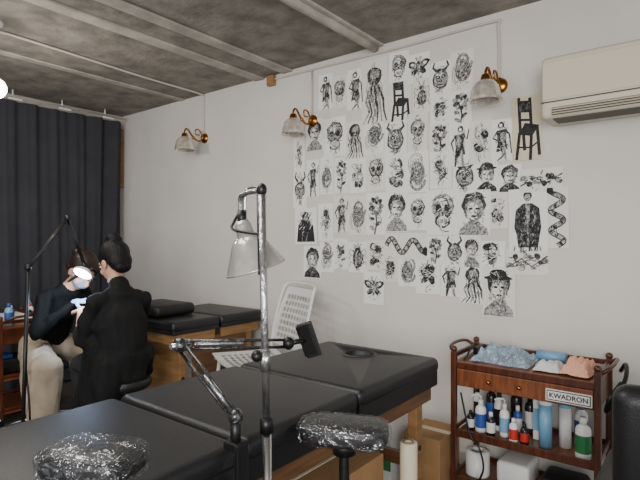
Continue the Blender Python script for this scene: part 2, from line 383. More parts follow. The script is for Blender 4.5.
# ---------------------------------------------------------------- wall sconces
def sconce(x,z):
    b=B()
    b.lathe([(.0,.0),(.045,.0),(.045,.006),(.03,.014),(.012,.02),(0,.022)],(x,WY,z),M_brass,rot=(math.pi/2,0,0))
    y=WY
    b.tube([(x,y-.015,z),(x,y-.07,z-.035),(x,y-.13,z-.01),(x,y-.19,z+.05),(x-.005,y-.215,z+.03),(x-.005,y-.215,z-.005)],.008,M_brass)
    b.tube([(x,y-.03,z+.01),(x,y-.06,z+.06),(x,y-.1,z+.06),(x,y-.1,z+.02),(x,y-.06,z+.02)],.006,M_brass)
    b.ell((x,y-.13,z-.012),.014,M_brass);b.ell((x,y-.03,z),.016,M_brass)
    c=(x-.005,y-.215,z-.02)
    b.lathe([(0,.03),(.022,.03),(.028,.01),(.03,-.005)],c,M_brass)
    b.lathe([(.028,0),(.048,-.012),(.066,-.035),(.075,-.065),(.08,-.095),(.088,-.115),(.085,-.115),(.076,-.095),(.071,-.065),(.062,-.037),(.043,-.016),(.02,-.006)],c,M_shade,seg=48,flute=.035,fn=12)
    b.ell((c[0],c[1],c[2]-.05),(.022,.022,.035),M_white)
    b.obj('wall_sconce')
sconce(-3.576,2.262);sconce(-2.333,2.235);sconce(-.954,2.235)
# cables
b=B();yy=WY-.012
b.tube([(-3.576,yy,2.30),(-3.576,yy,2.60),(-3.576,yy-.03,H-.012),(-3.56,2.3,H-.012),(-3.5,1.5,H-.012),(-3.45,.4,H-.012),(-3.4,-1.5,H-.012)],.008,M_cable)
b.obj('electrical_cable')
b=B()
b.tube([(-2.72,yy,H-.04),(-2.333,yy,H-.045),(-1.6,yy,H-.055),(-1.0,yy,H-.05),(-.96,yy,H-.09),(-.954,yy,2.28)],.008,M_cable)
b.tube([(-2.333,yy,H-.045),(-2.333,yy,2.28)],.007,M_cable,smooth=False)
b.box((-2.74,WY-.02,H-.05),(.07,.04,.08),M_wood,.004)
b.obj('electrical_cable')
# pendant globe lamp
b=B();c=V((-3.385,1.165,2.262))
b.ell(c,(.062,.062,.062),M_glow);b.cyl(c+V((0,0,.055)),c+V((0,0,.09)),.02,M_white);b.cyl(c+V((0,0,.08)),(c.x,c.y,H),.004,M_black)
b.lathe([(0,0),(.045,0),(.04,-.02),(0,-.022)],(c.x,c.y,H),M_white)
b.obj('pendant_lamp')
# ---------------------------------------------------------------- air conditioner
b=B()
b.bb((-.672,2.66,1.955),(.18,WY-.005,2.262),M_cream_p,.022,seg=4)
b.bb((-.665,2.655,2.045),(.173,2.67,2.235),M_cream_p,.006)
for z in(2.035,):b.bb((-.67,2.656,z-.003),(.178,2.672,z+.003),M_cream_d)
b.bb((-.62,2.654,1.968),(.13,2.675,2.005),M_cream_d)
for i in range(3):b.box((-.245,2.65,1.975+i*.012),(.74,.022,.003),M_cream_p,rot=(.5,0,0))
b.bb((-.62,2.68,1.951),(.13,2.80,1.957),M_cream_d)
b.bb((-.655,2.7,2.256),(.165,2.88,2.265),M_cream_d)
for i in range(26):b.box((-.64+i*.0315,2.79,2.266),(.006,.17,.006),M_cream_p)
b.obj('air_conditioner')
# ---------------------------------------------------------------- massage tables
def boolean_pad(a,bb_,hole_c,hole_r):
    t=B();t.bb(a,bb_,M_leather,.028,seg=5);o=t.obj('tmpA')
    t=B();t.lathe([(0,-.3),(1,-.3),(1,.3),(0,.3)],(0,0,0),M_leather,seg=32)
    bmesh.ops.remove_doubles(t.bm,verts=t.bm.verts[:],dist=1e-5)
    bmesh.ops.recalc_face_normals(t.bm,faces=t.bm.faces[:])
    t.bm.transform(Matrix.Translation(V(hole_c))@Matrix.Diagonal((hole_r[0],hole_r[1],1,1)));c=t.obj('tmpB')
    md=o.modifiers.new('b','BOOLEAN');md.object=c;md.operation='DIFFERENCE';md.solver='EXACT'
    dg=bpy.context.evaluated_depsgraph_get();me=bpy.data.meshes.new_from_object(o.evaluated_get(dg))
    bpy.data.objects.remove(o);bpy.data.objects.remove(c);return me
def table(x0,x1,y0,y1,h,cuts,hole=None,pad=.07,panel=False,W=M_wood,sk=.06):
    b=B();ys=[y0]+cuts+[y1]
    for a,c in zip(ys,ys[1:]):
        if hole and a<hole[1]<c:
            me=boolean_pad((x0,a+.004,h-pad),(x1,c-.004,h),(hole[0],hole[1],h),(.075,.055));b.mesh(me,M_leather,None,True)
            b.lathe([(.076,0),(.083,.004),(.09,0)],(hole[0],hole[1],h-.001),M_leather,seg=28)
        else:
            b.bb((x0,a+.004,h-pad),(x1,c-.004,h),M_leather,.028,seg=5)
        b.bb((x0+.008,a+.012,h-pad-sk),(x1-.008,c-.012,h-pad+.02),M_leather2,.006)
    z=h-pad-sk
    for a,c in zip(ys,ys[1:]):
        for x in(x0+.045,x1-.045):b.bb((x-.012,a+.03,z-.07),(x+.012,c-.03,z),W,.003)
    for y in(y0+.04,y1-.04):b.bb((x0+.04,y-.012,z-.07),(x1-.04,y+.012,z),W,.003)
    for x in(x0+.07,x1-.07):
        for y in(y0+.12,y1-.12):
            b.bb((x-.022,y-.03,0.02),(x+.022,y+.03,z-.01),M_wood,.004)
            b.cyl((x,y,0),(x,y,.022),.028,M_black)
            b.cyl((x+.026*(1 if x>(x0+x1)/2 else -1),y,.4),(x,y,.4),.012,M_black)
    for y in(y0+.12,y1-.12):b.bb((x0+.06,y-.015,.3),(x1-.06,y+.015,.36),W,.003)
    if panel:
        b.bb((x0+.05,y0+.09,.12),(x1-.05,y0+.11,z-.02),W,.003)
        b.bb((x1-.06,y0+.2,.12),(x1-.045,y1-.15,z-.05),M_wood3,.003)
    return b
b=table(-1.66,-1.0,.3,2.2,.80,[.95,1.52],hole=(-1.34,2.02),W=M_wood3)
b.text('AJ',.05,Matrix.Translation(V((-1.006,1.42,.695)))@Euler((math.pi/2,0,math.pi/2)).to_matrix().to_4x4(),M_white)
b.obj('massage_table',wn=False)
b=table(-3.46,-2.80,2.0,2.86,.80,[2.42],panel=True,sk=.02)
b.obj('massage_table')
b=B()
b.box((-3.23,2.2,.845),(.42,.34,.085),M_leather2,.035,seg=5)
b.obj('leather_bolster')
# ---------------------------------------------------------------- armrests
def armrest(cx,cy,top,L,W,T,base,rotz):
    b=B();bm=bmesh.new();bmesh.ops.create_uvsphere(bm,u_segments=40,v_segments=24,radius=1)
    def sup(v,p): return math.copysign(abs(v)**p,v)
    for v in bm.verts:v.co=V((sup(v.co.x,.55)*L/2,sup(v.co.y,.6)*W/2,sup(v.co.z,.5)*T/2))
    M=Matrix.Translation(V((cx,cy,top-T/2)))@Matrix.Rotation(rotz,4,'Z')
    b.merge(bm,M_leather,M,True)
    bm=bmesh.new();bmesh.ops.create_uvsphere(bm,u_segments=140,v_segments=80,radius=1)
    for v in bm.verts:
        c3=v.co.copy()
        n=noise.noise(c3*3.5+V((cx*9,0,0)))*.05-abs(noise.noise(c3*7+V((0,cx*5,0))))*.09+noise.noise(V((c3.x*16,c3.y*5,c3.z*5)))*.025
        q=1.08+n
        v.co=V((sup(c3.x,.55)*L/2*q,sup(c3.y,.6)*W/2*q,sup(c3.z,.5)*T/2*(q+.05)))
    b.merge(bm,M_film,M,True)
    z=top-T
    b.cyl((cx,cy,z+.01),(cx,cy,z-.03),.035,M_black)
    b.tube([(cx,cy,z-.02),((cx+base[0])/2,(cy+base[1])/2,z-.07),(base[0],base[1],z-.08),(base[0],base[1],z-.16)],.016,M_black)
    b.cyl((base[0],base[1],z-.1),(base[0],base[1],.12),.014,M_chrome);b.cyl((base[0],base[1],.45),(base[0],base[1],.1),.02,M_black)
    b.box((base[0],base[1],z-.16),(.04,.05,.04),M_black,.006)
    for k in range(3):
        a=k*2*math.pi/3+.2
        b.tube([(base[0],base[1],.13),(base[0]+.12*math.cos(a),base[1]+.12*math.sin(a),.07),(base[0]+.22*math.cos(a),base[1]+.22*math.sin(a),.015)],.012,M_black)
    b.obj('armrest_stand')
armrest(-1.07,.56,.90,.215,.15,.07,(-.93,.56),.45)
armrest(-.865,1.225,.812,.265,.145,.07,(-.865,1.225),.45)
# ---------------------------------------------------------------- standing lamp in front
b=B()
p0=V((-.93,.982,.05));p1=V((-.951,.963,1.485));d=p1-p0
b.cyl(p0,p0+d*.55,.0125,M_chrome);b.cyl(p0+d*.53,p1,.010,M_wrapm)
b.cyl(p0+d*.545,p0+d*.575,.018,M_black);b.cyl(p0+d*.66,p0+d*.70,.014,M_wrapm)
b.ell(p0+d*.69+V((-.01,-.02,0)),(.016,.016,.016),M_black)
b.ell(p1,(.014,.014,.018),M_black)
for k in range(3):
    a=k*2*math.pi/3-.4
    b.tube([p0+V((0,0,.1)),p0+V((.15*math.cos(a),.15*math.sin(a),.03)),p0+V((.24*math.cos(a),.24*math.sin(a),-.035))],.012,M_black)
sc=V((-1.045,1.015,1.315))
R=Euler((math.radians(14),math.radians(-10),0)).to_matrix()
b.lathe([(.0,.095),(.018,.095),(.024,.08),(.026,.05),(.036,.044),(.05,.028),(.074,-.02),(.086,-.045),(.089,-.05),(.084,-.045),(.07,-.015),(.045,.025),(.02,.04),(0,.04)],sc,M_lsh,rot=R,seg=40)
b.ell(sc+R@V((0,0,-.008)),(.03,.03,.04),M_white)
top=sc+R@V((0,0,.09))
b.cyl(top-V((0,0,.01)),top+V((.0,0,.035)),.013,M_black)
b.tube([top+V((0,0,.02)),top+V((.01,-.01,.075)),p1+V((-.015,.01,.0))],.008,M_wrapm)
b.tube([top+V((-.01,0,.03)),top+V((-.035,0,-.0)),sc+V((-.05,-.03,.07)),sc+V((.0,-.05,.06)),p1+V((0,0,-.12))],.004,M_black)
b.tube([top+V((.012,0,.03)),top+V((.02,0,.09)),p1+V((-.03,.02,.01))],.004,M_chrome)
b.cyl(p1+V((-.022,.01,-.01)),p0+d*.84+V((-.022,.01,0)),.006,M_black)
b.obj('floor_lamp')
# phone arm clamped to the table
b=B()
q0=V((-.985,.90,.80));q1=V((-.985,.90,.885));q2=V((-1.171,.862,1.056));q3=V((-1.03,1.16,1.03))
b.box((-.985,.90,.812),(.05,.045,.022),M_black,.004);b.box((-.962,.9,.76),(.012,.04,.12),M_black,.003)
b.box((-.975,.90,.70),(.045,.04,.012),M_black,.003)
b.cyl(q0,q1,.014,M_black);b.ell(q1,(.02,.02,.022),M_wrapb)
def twin(a,c,off=.011):
    dd=(c-a).normalized();n=V((0,0,1)).cross(dd).normalized();u=dd.cross(n).normalized()
    for s in(-1,1):b.tube([a+u*off*s,c+u*off*s],.005,M_wrapb,smooth=False)
    b.tube([a.lerp(c,.12)+u*off*.2,a.lerp(c,.55)+u*off*.2],.0075,M_wrapm,smooth=False)
twin(q1,q2,.013);twin(q2,q3,.011)
b.ell(q2,(.022,.02,.022),M_wrapb);b.ell(q3,(.018,.018,.02),M_black)
b.cyl(q2+V((0,-.03,0)),q2+V((0,.03,0)),.008,M_chrome)
q4=V((-1.005,1.215,1.035))
b.cyl(q3,q4,.008,M_black)
b.box(q4+V((.005,.01,.0)),(.05,.016,.115),M_black,.005,rot=(.15,-.3,.5))
b.box(q4+V((.003,.0,.0)),(.042,.014,.1),M_screen,.002,rot=(.15,-.3,.5))
b.obj('phone_holder_arm')
# ---------------------------------------------------------------- trolleys
def trolley(b,x0,x1,y0,y1,Ht,shelves,dw=M_dwood,fr=M_dwood2):
    for x in(x0,x1):
        for y in(y0,y1):
            b.bb((x-.014,y-.014,.06),(x+.014,y+.014,Ht+.05),dw,.003)
            b.ell((x,y,Ht+.062),.017,dw);b.cyl((x,y,0.03),(x,y,.06),.01,M_chrome)
            b.cyl((x-.01,y,.025),(x+.01,y,.025),.025,M_black)
    b.bb((x0,y0,Ht-.02),(x1,y1,Ht),fr,.003)
    for z in(Ht+.03,):
        b.bb((x0,y1-.008,z-.012),(x1,y1+.008,z+.012),dw,.003)
        for x in(x0,x1):b.bb((x-.008,y0,z-.012),(x+.008,y1,z+.012),dw,.003)
    for x,s in((x0,-1),(x1,1)):
        b.tube([(x,y0+.03,Ht+.03),(x+s*.04,y0+.05,Ht+.06),(x+s*.05,(y0+y1)/2,Ht+.07),(x+s*.04,y1-.05,Ht+.06),(x,y1-.03,Ht+.03)],.009,dw)
    b.bb((x0,y0-.002,Ht-.035),(x1,y0+.012,Ht-.004),dw,.002)
    b.bb((x0+.016,y0-.006,Ht-.125),(x1-.016,y0+.01,Ht-.037),fr,.004)
    b.bb((x0,y0+.01,Ht-.13),(x1,y1,Ht-.02),dw,.002)
    for u in(.28,.5):b.ell((x0+(x1-x0)*u,y0-.016,Ht-.08),.011,M_brass)
    for z in shelves:
        b.bb((x0,y0,z-.016),(x1,y1,z),fr,.002)
        b.bb((x0,y0-.004,z-.02),(x1,y0+.008,z+.02),dw,.002)
        b.bb((x0,y1-.006,z-.02),(x1,y1+.006,z+.02),dw,.002)
        for x in(x0,x1):b.bb((x-.006,y0,z+.01),(x+.006,y1,z+.03),dw,.002)
b=B();trolley(b,-1.065,-.395,2.51,2.83,.715,[.34,.1])
b.bb((-.61,2.498,.600),(-.415,2.5045,.656),M_white,.001)
b.bb((-.605,2.4972,.605),(-.42,2.499,.651),M_black)
b.bb((-.601,2.4964,.609),(-.424,2.498,.647),M_white)
b.text('KWADRON',.031,Matrix.Translation(V((-.5125,2.4958,.6275)))@Euler((math.pi/2,0,0)).to_matrix().to_4x4(),M_black)
b.obj('wooden_trolley')
b=B();trolley(b,-4.5,-4.03,1.42,1.74,.72,[.34,.1]);b.obj('wooden_trolley')
def bottle(x,y,z,r,h,body,label=None,cap=M_white,pump=False,name='bottle'):
    z+=.001;b=B()
    b.lathe([(0,0),(r*.95,0),(r,.008),(r,h*.68),(r*.85,h*.76),(r*.4,h*.82),(r*.4,h*.86),(0,h*.86)],(x,y,z),body)
    if label:b.lathe([(r*1.02,h*.15),(r*1.02,h*.58)],(x,y,z),label)
    b.cyl((x,y,z+h*.82),(x,y,z+h),r*.5,cap,r2=r*.42)
    if pump:
        b.cyl((x,y,z+h),(x,y,z+h*1.12),r*.15,cap);b.tube([(x-.004,y,z+h*1.12),(x-.03,y-.01,z+h*1.12),(x-.045,y-.015,z+h*1.07)],.006,cap)
    return b.obj(name)
z=.34
bottle(-1.02,2.73,z,.022,.2,M_white,M_dark,M_black,name='ink_bottle')
bottle(-1.01,2.60,z,.02,.1,M_dark,M_white,M_black,name='ink_bottle')
bottle(-.955,2.60,z,.028,.17,M_white,M_blue,M_white,True,name='pump_bottle')
bottle(-.945,2.73,z,.028,.22,M_dark,M_blue,M_black,name='cleanser_bottle')
bottle(-.895,2.58,z,.022,.12,M_dark,M_white,M_white,name='ink_bottle')
bottle(-.885,2.68,z,.026,.2,M_white,M_dark,M_black,name='soap_bottle')
bottle(-.82,2.76,z,.03,.23,M_dark,None,M_black,name='soap_bottle')
bottle(-.835,2.61,z,.024,.17,M_white,M_lblue,M_white,True,name='spray_bottle')
bottle(-.79,2.68,z,.022,.15,M_blue,M_white,M_white,name='ink_bottle')
bottle(-.775,2.56,z,.021,.12,M_white,M_red,M_white,name='lotion_bottle')
bottle(-.725,2.57,z,.02,.1,M_dark,M_red,M_black,name='ink_bottle')
bottle(-.745,2.74,z,.026,.2,M_dark,M_white,M_black,name='soap_bottle')
bottle(-.465,2.575,z,.034,.19,M_white,M_green,M_white,name='lotion_bottle')
bottle(-.50,2.72,z,.03,.22,M_white,M_blue,M_blue,name='cleanser_bottle')
b=B();b.bb((-.71,2.66,z+.001),(-.655,2.72,z+.235),M_white,.004);b.bb((-.707,2.658,z+.05),(-.658,2.661,z+.16),M_lblue);b.obj('tissue_box')
b=B()
b.cyl((-.635,2.6,z+.001),(-.635,2.6,z+.215),.03,M_lblue,seg=24);b.lathe([(.031,.21),(.032,.215),(.032,.23),(0,.233)],(-.635,2.6,z),M_white);b.obj('wipes_canister')
b=B();b.cyl((-.56,2.66,z+.001),(-.56,2.66,z+.2),.028,M_white,seg=24);b.lathe([(.029,.195),(.03,.2),(.03,.215),(0,.218)],(-.56,2.66,z),M_lblue);b.obj('wipes_canister')
b=B();b.box((-.79,2.68,.161),(.16,.2,.118),M_white,.02,seg=3);b.obj('paper_towel_pack')
b=B()
b.lathe([(.02,0),(.06,0),(.062,.01),(.062,.13),(.02,.13),(.02,0)],(-.98,2.62,.102),M_white);b.obj('paper_towel_roll')
b=B();b.box((-.56,2.66,.152),(.2,.2,.1),M_leather2,.03,seg=4);b.obj('equipment_bag')
# film, papers on the trolley
def sheet(name,cx,cy,z,w,d,amp,m,sc=9,rot=0,n=60):
    t=bmesh.new();g=[]
    for i in range(n+1):
        r=[]
        for j in range(n+1):
            u=i/n-.5;v=j/n-.5
            hgt=amp*(.5+.6*noise.noise(V((u*sc*.4+cx,v*sc*.4,1)))+.6*abs(noise.noise(V((u*sc+cx,v*sc*.6,5)))))
            e=min(1,4*(.5-max(abs(u),abs(v)))+.1)
            q=1+.14*noise.noise(V((math.atan2(v,u)*1.3,cx,0)))
            x=u*w*q;y=v*d*q
            r.append(t.verts.new((cx+x*math.cos(rot)-y*math.sin(rot),cy+x*math.sin(rot)+y*math.cos(rot),z+.003+max(0,hgt)*e)))
        g.append(r)
    for i in range(n):
        for j in range(n):t.faces.new((g[i][j],g[i+1][j],g[i+1][j+1],g[i][j+1]))
    b=B();b.merge(t,m,None,True);return b.obj(name)
sheet('plastic_film_bag',-.845,2.65,.716,.29,.25,.10,M_filmb,8)
sheet('paper_napkin',-.625,2.64,.716,.13,.2,.05,M_white,4,.1)
sheet('salmon_cloth',-.485,2.65,.716,.13,.24,.09,M_pink,5,-.1)
b=B();b.cyl((-.72,2.785,.745),(-.58,2.785,.745),.028,M_lblue,seg=20);b.obj('bandage_roll')
b=B();b.box((-1.02,2.74,.739),(.035,.08,.045),M_black,.008);b.tube([(-1.02,2.70,.755),(-1.03,2.66,.76),(-1.03,2.6,.73),(-1.025,2.55,.722)],.005,M_black);b.obj('tattoo_machine')
b=B();b.tube([(-.33,2.70,.74),(-.3,2.62,.79),(-.29,2.52,.75),(-.32,2.47,.66),(-.36,2.49,.6),(-.34,2.47,.67),(-.31,2.55,.72)],.009,M_black)
b.obj('headphone_cable')
b=B();b.tube([(-1.02,2.49,.56),(-.97,2.485,.36),(-.92,2.48,.30),(-.9,2.485,.2),(-.94,2.49,.1),(-.98,2.47,.008)],.005,M_black)
b.obj('power_cable')
# left trolley contents
bottle(-4.1,1.5,.72,.028,.16,M_lblue,M_blue,M_blue,name='spray_bottle')
bottle(-4.2,1.55,.72,.025,.13,M_blue,None,M_white,name='ink_bottle')
bottle(-4.08,1.64,.72,.02,.1,M_dark,M_white,M_black,name='ink_bottle')
bottle(-4.17,1.68,.72,.02,.14,M_white,M_red,M_red,name='lotion_bottle')
bottle(-4.09,1.64,.34,.028,.17,M_red,M_white,M_white,name='soap_bottle')
b=B();b.box((-4.32,1.6,.749),(.16,.14,.055),M_white,.01);b.obj('tissue_box')
b=B();b.box((-4.26,1.56,.401),(.24,.2,.12),M_leather2,.02,seg=3);b.box((-4.22,1.50,.475),(.12,.1,.03),M_blue,.005);b.obj('storage_box')
b=B();b.tube([(-3.1,1.24,1.0),(-3.13,1.23,.7),(-3.09,1.24,.35),(-3.2,1.26,.05),(-3.6,1.2,.01),(-4.0,1.3,.01)],.006,M_black);b.obj('power_cable')
# ---------------------------------------------------------------- boxes / roll
b=B();b.bb((-1.315,2.42,0),(-1.105,2.68,.31),M_card,.003);b.bb((-1.317,2.53,.308),(-1.103,2.57,.3115),M_cream);b.obj('cardboard_box')
b=B();b.bb((-1.42,1.42,0),(-1.1,1.85,.44),M_card,.004);b.bb((-1.28,1.42,.438),(-1.24,1.85,.443),M_cream)
b.obj('cardboard_box')
b=B();b.bb((-1.52,2.36,0),(-1.36,2.6,.4),M_white,.004);b.bb((-1.52,2.355,.1),(-1.36,2.36,.2),M_green);b.obj('supply_box')
b=B();b.lathe([(.016,0),(.034,0),(.035,.005),(.035,.535),(.034,.54),(.016,.54),(.016,0)],(-.955,1.80,0),M_cream);b.lathe([(.0165,.54),(.021,.542),(.0165,.53)],(-.955,1.8,0),M_card);b.obj('paper_roll')
# ---------------------------------------------------------------- perforated chair
def chair():
    b=B();M=Matrix.Translation(V((-2.46,2.45,0)))@Matrix.Rotation(math.radians(158),4,'Z')@Matrix.Diagonal((1.08,1.1,1.16,1))
    def panel(fn,nu,nv,hole=.62):
        t=bmesh.new()
        for off in(0,.005):
            for i in range(nu):
                for j in range(nv):
                    c=[fn((i+a)/nu,(j+e)/nv,off) for a,e in((0,0),(1,0),(1,1),(0,1))]
                    ctr=sum(c,V())/4;o=[t.verts.new(p) for p in c]
                    ed=(i in(0,nu-1) or j in(0,nv-1))
                    if ed:t.faces.new(o)
                    else:
                        n=8;inn=[]
                        ex=(c[1]-c[0])/2*hole;ey=(c[3]-c[0])/2*hole
                        for k in range(n):
                            a=-3*math.pi/4+k*2*math.pi/n
                            inn.append(t.verts.new(ctr+ex*math.cos(a)+ey*math.sin(a)))
                        for s in range(4):
                            k=s*2;t.faces.new((o[s],o[(s+1)%4],inn[(k+2)%n],inn[k+1],inn[k]))
        b.merge(t,M_white,M,False)
    def seat(u,v,o): x=(u-.5)*.46;y=(v-.5)*.44;return V((x,y,.46-o-.03*math.cos(x*5)+.25*x*x+.02*abs(v-.3)))
    def back(u,v,o):
        x=(u-.5)*.46*(1-.12*v*v);z=.50+v*.36;return V((x,-.22-.05*v+.35*x*x-o-.06*v*v,z))
    panel(seat,12,11,.8);panel(back,11,9,.85)
    def T(p):return M@V(p)
    b.tube([T((-.235,-.2,.44)),T((-.23,-.215,.6)),T((-.215,-.28,.84)),T((-.17,-.32,.885)),T((0,-.335,.89)),T((.17,-.32,.885)),T((.215,-.28,.84)),T((.23,-.215,.6)),T((.235,-.2,.44))],.012,M_white)
    for s in(-1,1):
        b.tube([T((s*.235,.2,.44)),T((s*.24,0,.435)),T((s*.235,-.2,.44))],.012,M_white)
        b.tube([T((s*.2,.18,.44)),T((s*.24,.22,.01))],.013,M_white,smooth=False)
        b.tube([T((s*.2,-.18,.44)),T((s*.22,-.26,.01))],.013,M_white,smooth=False)
    b.obj('perforated_chair')
chair()
# ---------------------------------------------------------------- black leather chair, right
b=B();cx,cy=-.03,1.95
b.box((cx+.0,cy+.0,.51),(.56,.54,.13),M_leather,.05,seg=5)
b.box((cx+.04,cy-.16,.72),(.5,.10,.40),M_leather,.048,seg=5,rot=(.14,0,.12))
b.cyl((cx,cy,.45),(cx,cy,.1),.028,M_chrome)
for k in range(5):
    a=k*2*math.pi/5+.3;b.tube([(cx,cy,.11),(cx+.28*math.cos(a),cy+.28*math.sin(a),.07)],.018,M_black,smooth=False);b.ell((cx+.28*math.cos(a),cy+.28*math.sin(a),.03),(.028,.028,.03),M_black)
b.obj('leather_chair')
# ---------------------------------------------------------------- stools
def stool(x,y,h):
    b=B()
    b.lathe([(0,0),(.15,0),(.165,.012),(.17,.04),(.155,.062),(0,.068)],(x,y,h-.066),M_leather,seg=32)
    b.cyl((x,y,h-.07),(x,y,.25),.014,M_chrome);b.cyl((x,y,.28),(x,y,.08),.024,M_chrome)
    for k in range(5):
        a=k*2*math.pi/5+.5;q=V((x+.24*math.cos(a),y+.24*math.sin(a),.055));b.cyl((x,y,.1),q,.015,M_chrome,.01);b.cyl(q,q-V((0,0,.03)),.006,M_chrome);b.ell(q-V((0,0,.03)),(.024,.024,.024),M_black)
    b.obj('swivel_stool')
# ---------------------------------------------------------------- people
def cap(p1,p2,r1,r2,m,fx=1,fy=1,xa=(1,0,0)):
    p1=V(p1);p2=V(p2);d=p2-p1;L=d.length
    zz=d.normalized() if L>1e-6 else V((0,0,1))
    xa=V(xa);x=(xa-zz*xa.dot(zz))
    if x.length<.05:x=zz.orthogonal()
    x.normalize();y=zz.cross(x)
    M=Matrix((x,y,zz)).transposed().to_4x4();M.translation=p1
    return dict(M=M,L=L,r1=r1,r2=r2,fx=fx,fy=fy,m=m)
def el(c,r,m,R=None):
    M=(R.to_4x4() if R is not None else Matrix.Identity(4));M.translation=V(c)
    return dict(M=M,L=0,r1=r[2],r2=r[2],fx=r[0]/r[2],fy=r[1]/r[2],m=m)
def pmesh(p):
    t=bmesh.new();bmesh.ops.create_uvsphere(t,u_segments=20,v_segments=14,radius=1)
    for v in t.verts:
        z=v.co.z
        if z>=-1e-4:v.co=V((v.co.x*p['r2']*p['fx'],v.co.y*p['r2']*p['fy'],z*p['r2']+p['L']))
        else:v.co=V((v.co.x*p['r1']*p['fx'],v.co.y*p['r1']*p['fy'],z*p['r1']))
    t.transform(p['M']);return t
def piece(prims,voxel,mats,smooth=2,disp=0,remesh=True):
    bm=bmesh.new()
    for p in prims:
        t=pmesh(p);me=bpy.data.meshes.new('x');t.to_mesh(me);t.free();bm.from_mesh(me);bpy.data.meshes.remove(me)
    me=bpy.data.meshes.new('x');bm.to_mesh(me);bm.free()
    o=bpy.data.objects.new('x',me);bpy.context.collection.objects.link(o)
    if remesh:
        r=o.modifiers.new('r','REMESH');r.mode='VOXEL';r.voxel_size=voxel
        if smooth:
            s=o.modifiers.new('s','SMOOTH');s.factor=.5;s.iterations=smooth
    dg=bpy.context.evaluated_depsgraph_get();me2=bpy.data.meshes.new_from_object(o.evaluated_get(dg));bpy.data.objects.remove(o)
    n=len(me2.polygons);C=np.empty(n*3);me2.polygons.foreach_get('center',C);C=C.reshape(n,3)
    best=np.full(n,1e9);idx=np.zeros(n,int)
    for p in prims:
        Mi=np.array(p['M'].inverted());q=C@Mi[:3,:3].T+Mi[:3,3];q[:,0]/=p['fx'];q[:,1]/=p['fy']
        L=max(p['L'],1e-6);u=np.clip(q[:,2]/L,0,1) if p['L']>0 else np.zeros(n)
        d=np.sqrt(q[:,0]**2+q[:,1]**2+(q[:,2]-u*p['L'])**2)-(p['r1']+(p['r2']-p['r1'])*u)
        k=d<best;best[k]=d[k];idx[k]=mats.index(p['m'])
    me2.polygons.foreach_set('material_index',idx.astype(np.int32));me2.polygons.foreach_set('use_smooth',np.ones(n,bool))
    if disp:
        skin=set()
        for pl in me2.polygons:
            if mats[pl.material_index] in (M_skin,M_glove):skin.update(pl.vertices)
        nm=[v.normal.copy() for v in me2.vertices]
        for v in me2.vertices:
            if v.index in skin:continue
            c=v.co;w=noise.noise(V((c.x*3,c.y*3,c.z*2)))
            f=noise.noise(V((c.x*9+w*3,c.y*9,c.z*3.5+w*2)));g=noise.noise(V((c.x*24,c.y*24,c.z*9+5)))
            v.co=c+nm[v.index]*disp*(.8*f+.25*g+.3*w)
    return me2
def hand(w,d,n,side,m,curl=.5):
    w=V(w);d=V(d).normalized();n=V(n);n=(n-d*n.dot(d)).normalized();s=d.cross(n)*side
    P=[cap(w,w+d*.02,.022,.024,m,1,.8,s),cap(w+d*.02,w+d*.072,.027,.036,m,1,.42,s)]
    for i,(L) in enumerate((.07,.078,.072,.056)):
        p=w+d*(.088-.003*abs(i-1))+s*(.030-.020*i);a=curl*.3
        for k,fr in enumerate((.45,.32,.23)):
            dr=d*math.cos(a)+n*math.sin(a)+s*(.08-.05*i);q=p+dr.normalized()*L*fr
            P.append(cap(p,q,.0095-.0012*k,.0088-.0012*k,m));p=q;a+=curl
    p=w+d*.025+s*.028;q=p+(d*.5+s*.75+n*.35).normalized()*.038;r=q+(d*.85+s*.25+n*.5).normalized()*.03
    P+=[cap(p,q,.013,.011,m),cap(q,r,.0105,.0085,m)]
    return P
def headp(c,R,m=M_skin):
    def X(p):return V(c)+R@V(p)
    def E(p,r,mm=m):return el(X(p),r,mm,R)
    P=[E((0,-.012,.035),(.075,.093,.086)),E((0,.02,-.028),(.063,.07,.086)),E((0,.055,-.098),(.03,.027,.022)),
       cap(X((0,.088,.012)),X((0,.106,-.026)),.008,.0125,m),E((.079,-.008,-.008),(.009,.02,.03)),E((-.079,-.008,-.008),(.009,.02,.03)),
       cap(X((.018,.083,.022)),X((.045,.07,.022)),.009,.008,m),cap(X((-.018,.083,.022)),X((-.045,.07,.022)),.009,.008,m),
       E((.04,.055,-.035),(.022,.022,.024)),E((-.04,.055,-.035),(.022,.022,.024)),
       cap(X((-.016,.086,-.058)),X((.016,.086,-.058)),.006,.006,M_lips),cap(X((-.012,.086,-.067)),X((.012,.086,-.067)),.007,.007,M_lips)]
    ey=[E((.03,.077,.004),(.014,.01,.008),M_white),E((-.03,.077,.004),(.014,.01,.008),M_white),E((.03,.084,.003),(.006,.005,.006),M_eye),E((-.03,.084,.003),(.006,.005,.006),M_eye),
        cap(X((.016,.091,.024)),X((.046,.078,.026)),.0035,.003,M_hairk),cap(X((-.016,.091,.024)),X((-.046,.078,.026)),.0035,.003,M_hairk)]
    return P,ey,X,E
def figure(name,loc,rz,body,hands,head,hair,disp=.02):
    mats=[]
    for L in(body,hands,head[0],head[1],hair):
        for p in L:
            if p['m'] not in mats:mats.append(p['m'])
    ms=[piece(body,.008,mats,3,disp),piece(hands,.0035,mats,1),piece(head[0],.0045,mats,2),piece(head[1],.01,mats,remesh=False),piece(hair,.005,mats,2,.008)]
    bm=bmesh.new()
    for m in ms:bm.from_mesh(m)
    me=bpy.data.meshes.new(name);bm.to_mesh(me);bm.free()
    for m in mats:me.materials.append(m)
    o=bpy.data.objects.new(name,me);bpy.context.collection.objects.link(o)
    o.location=loc;o.rotation_euler=(0,0,rz);return o
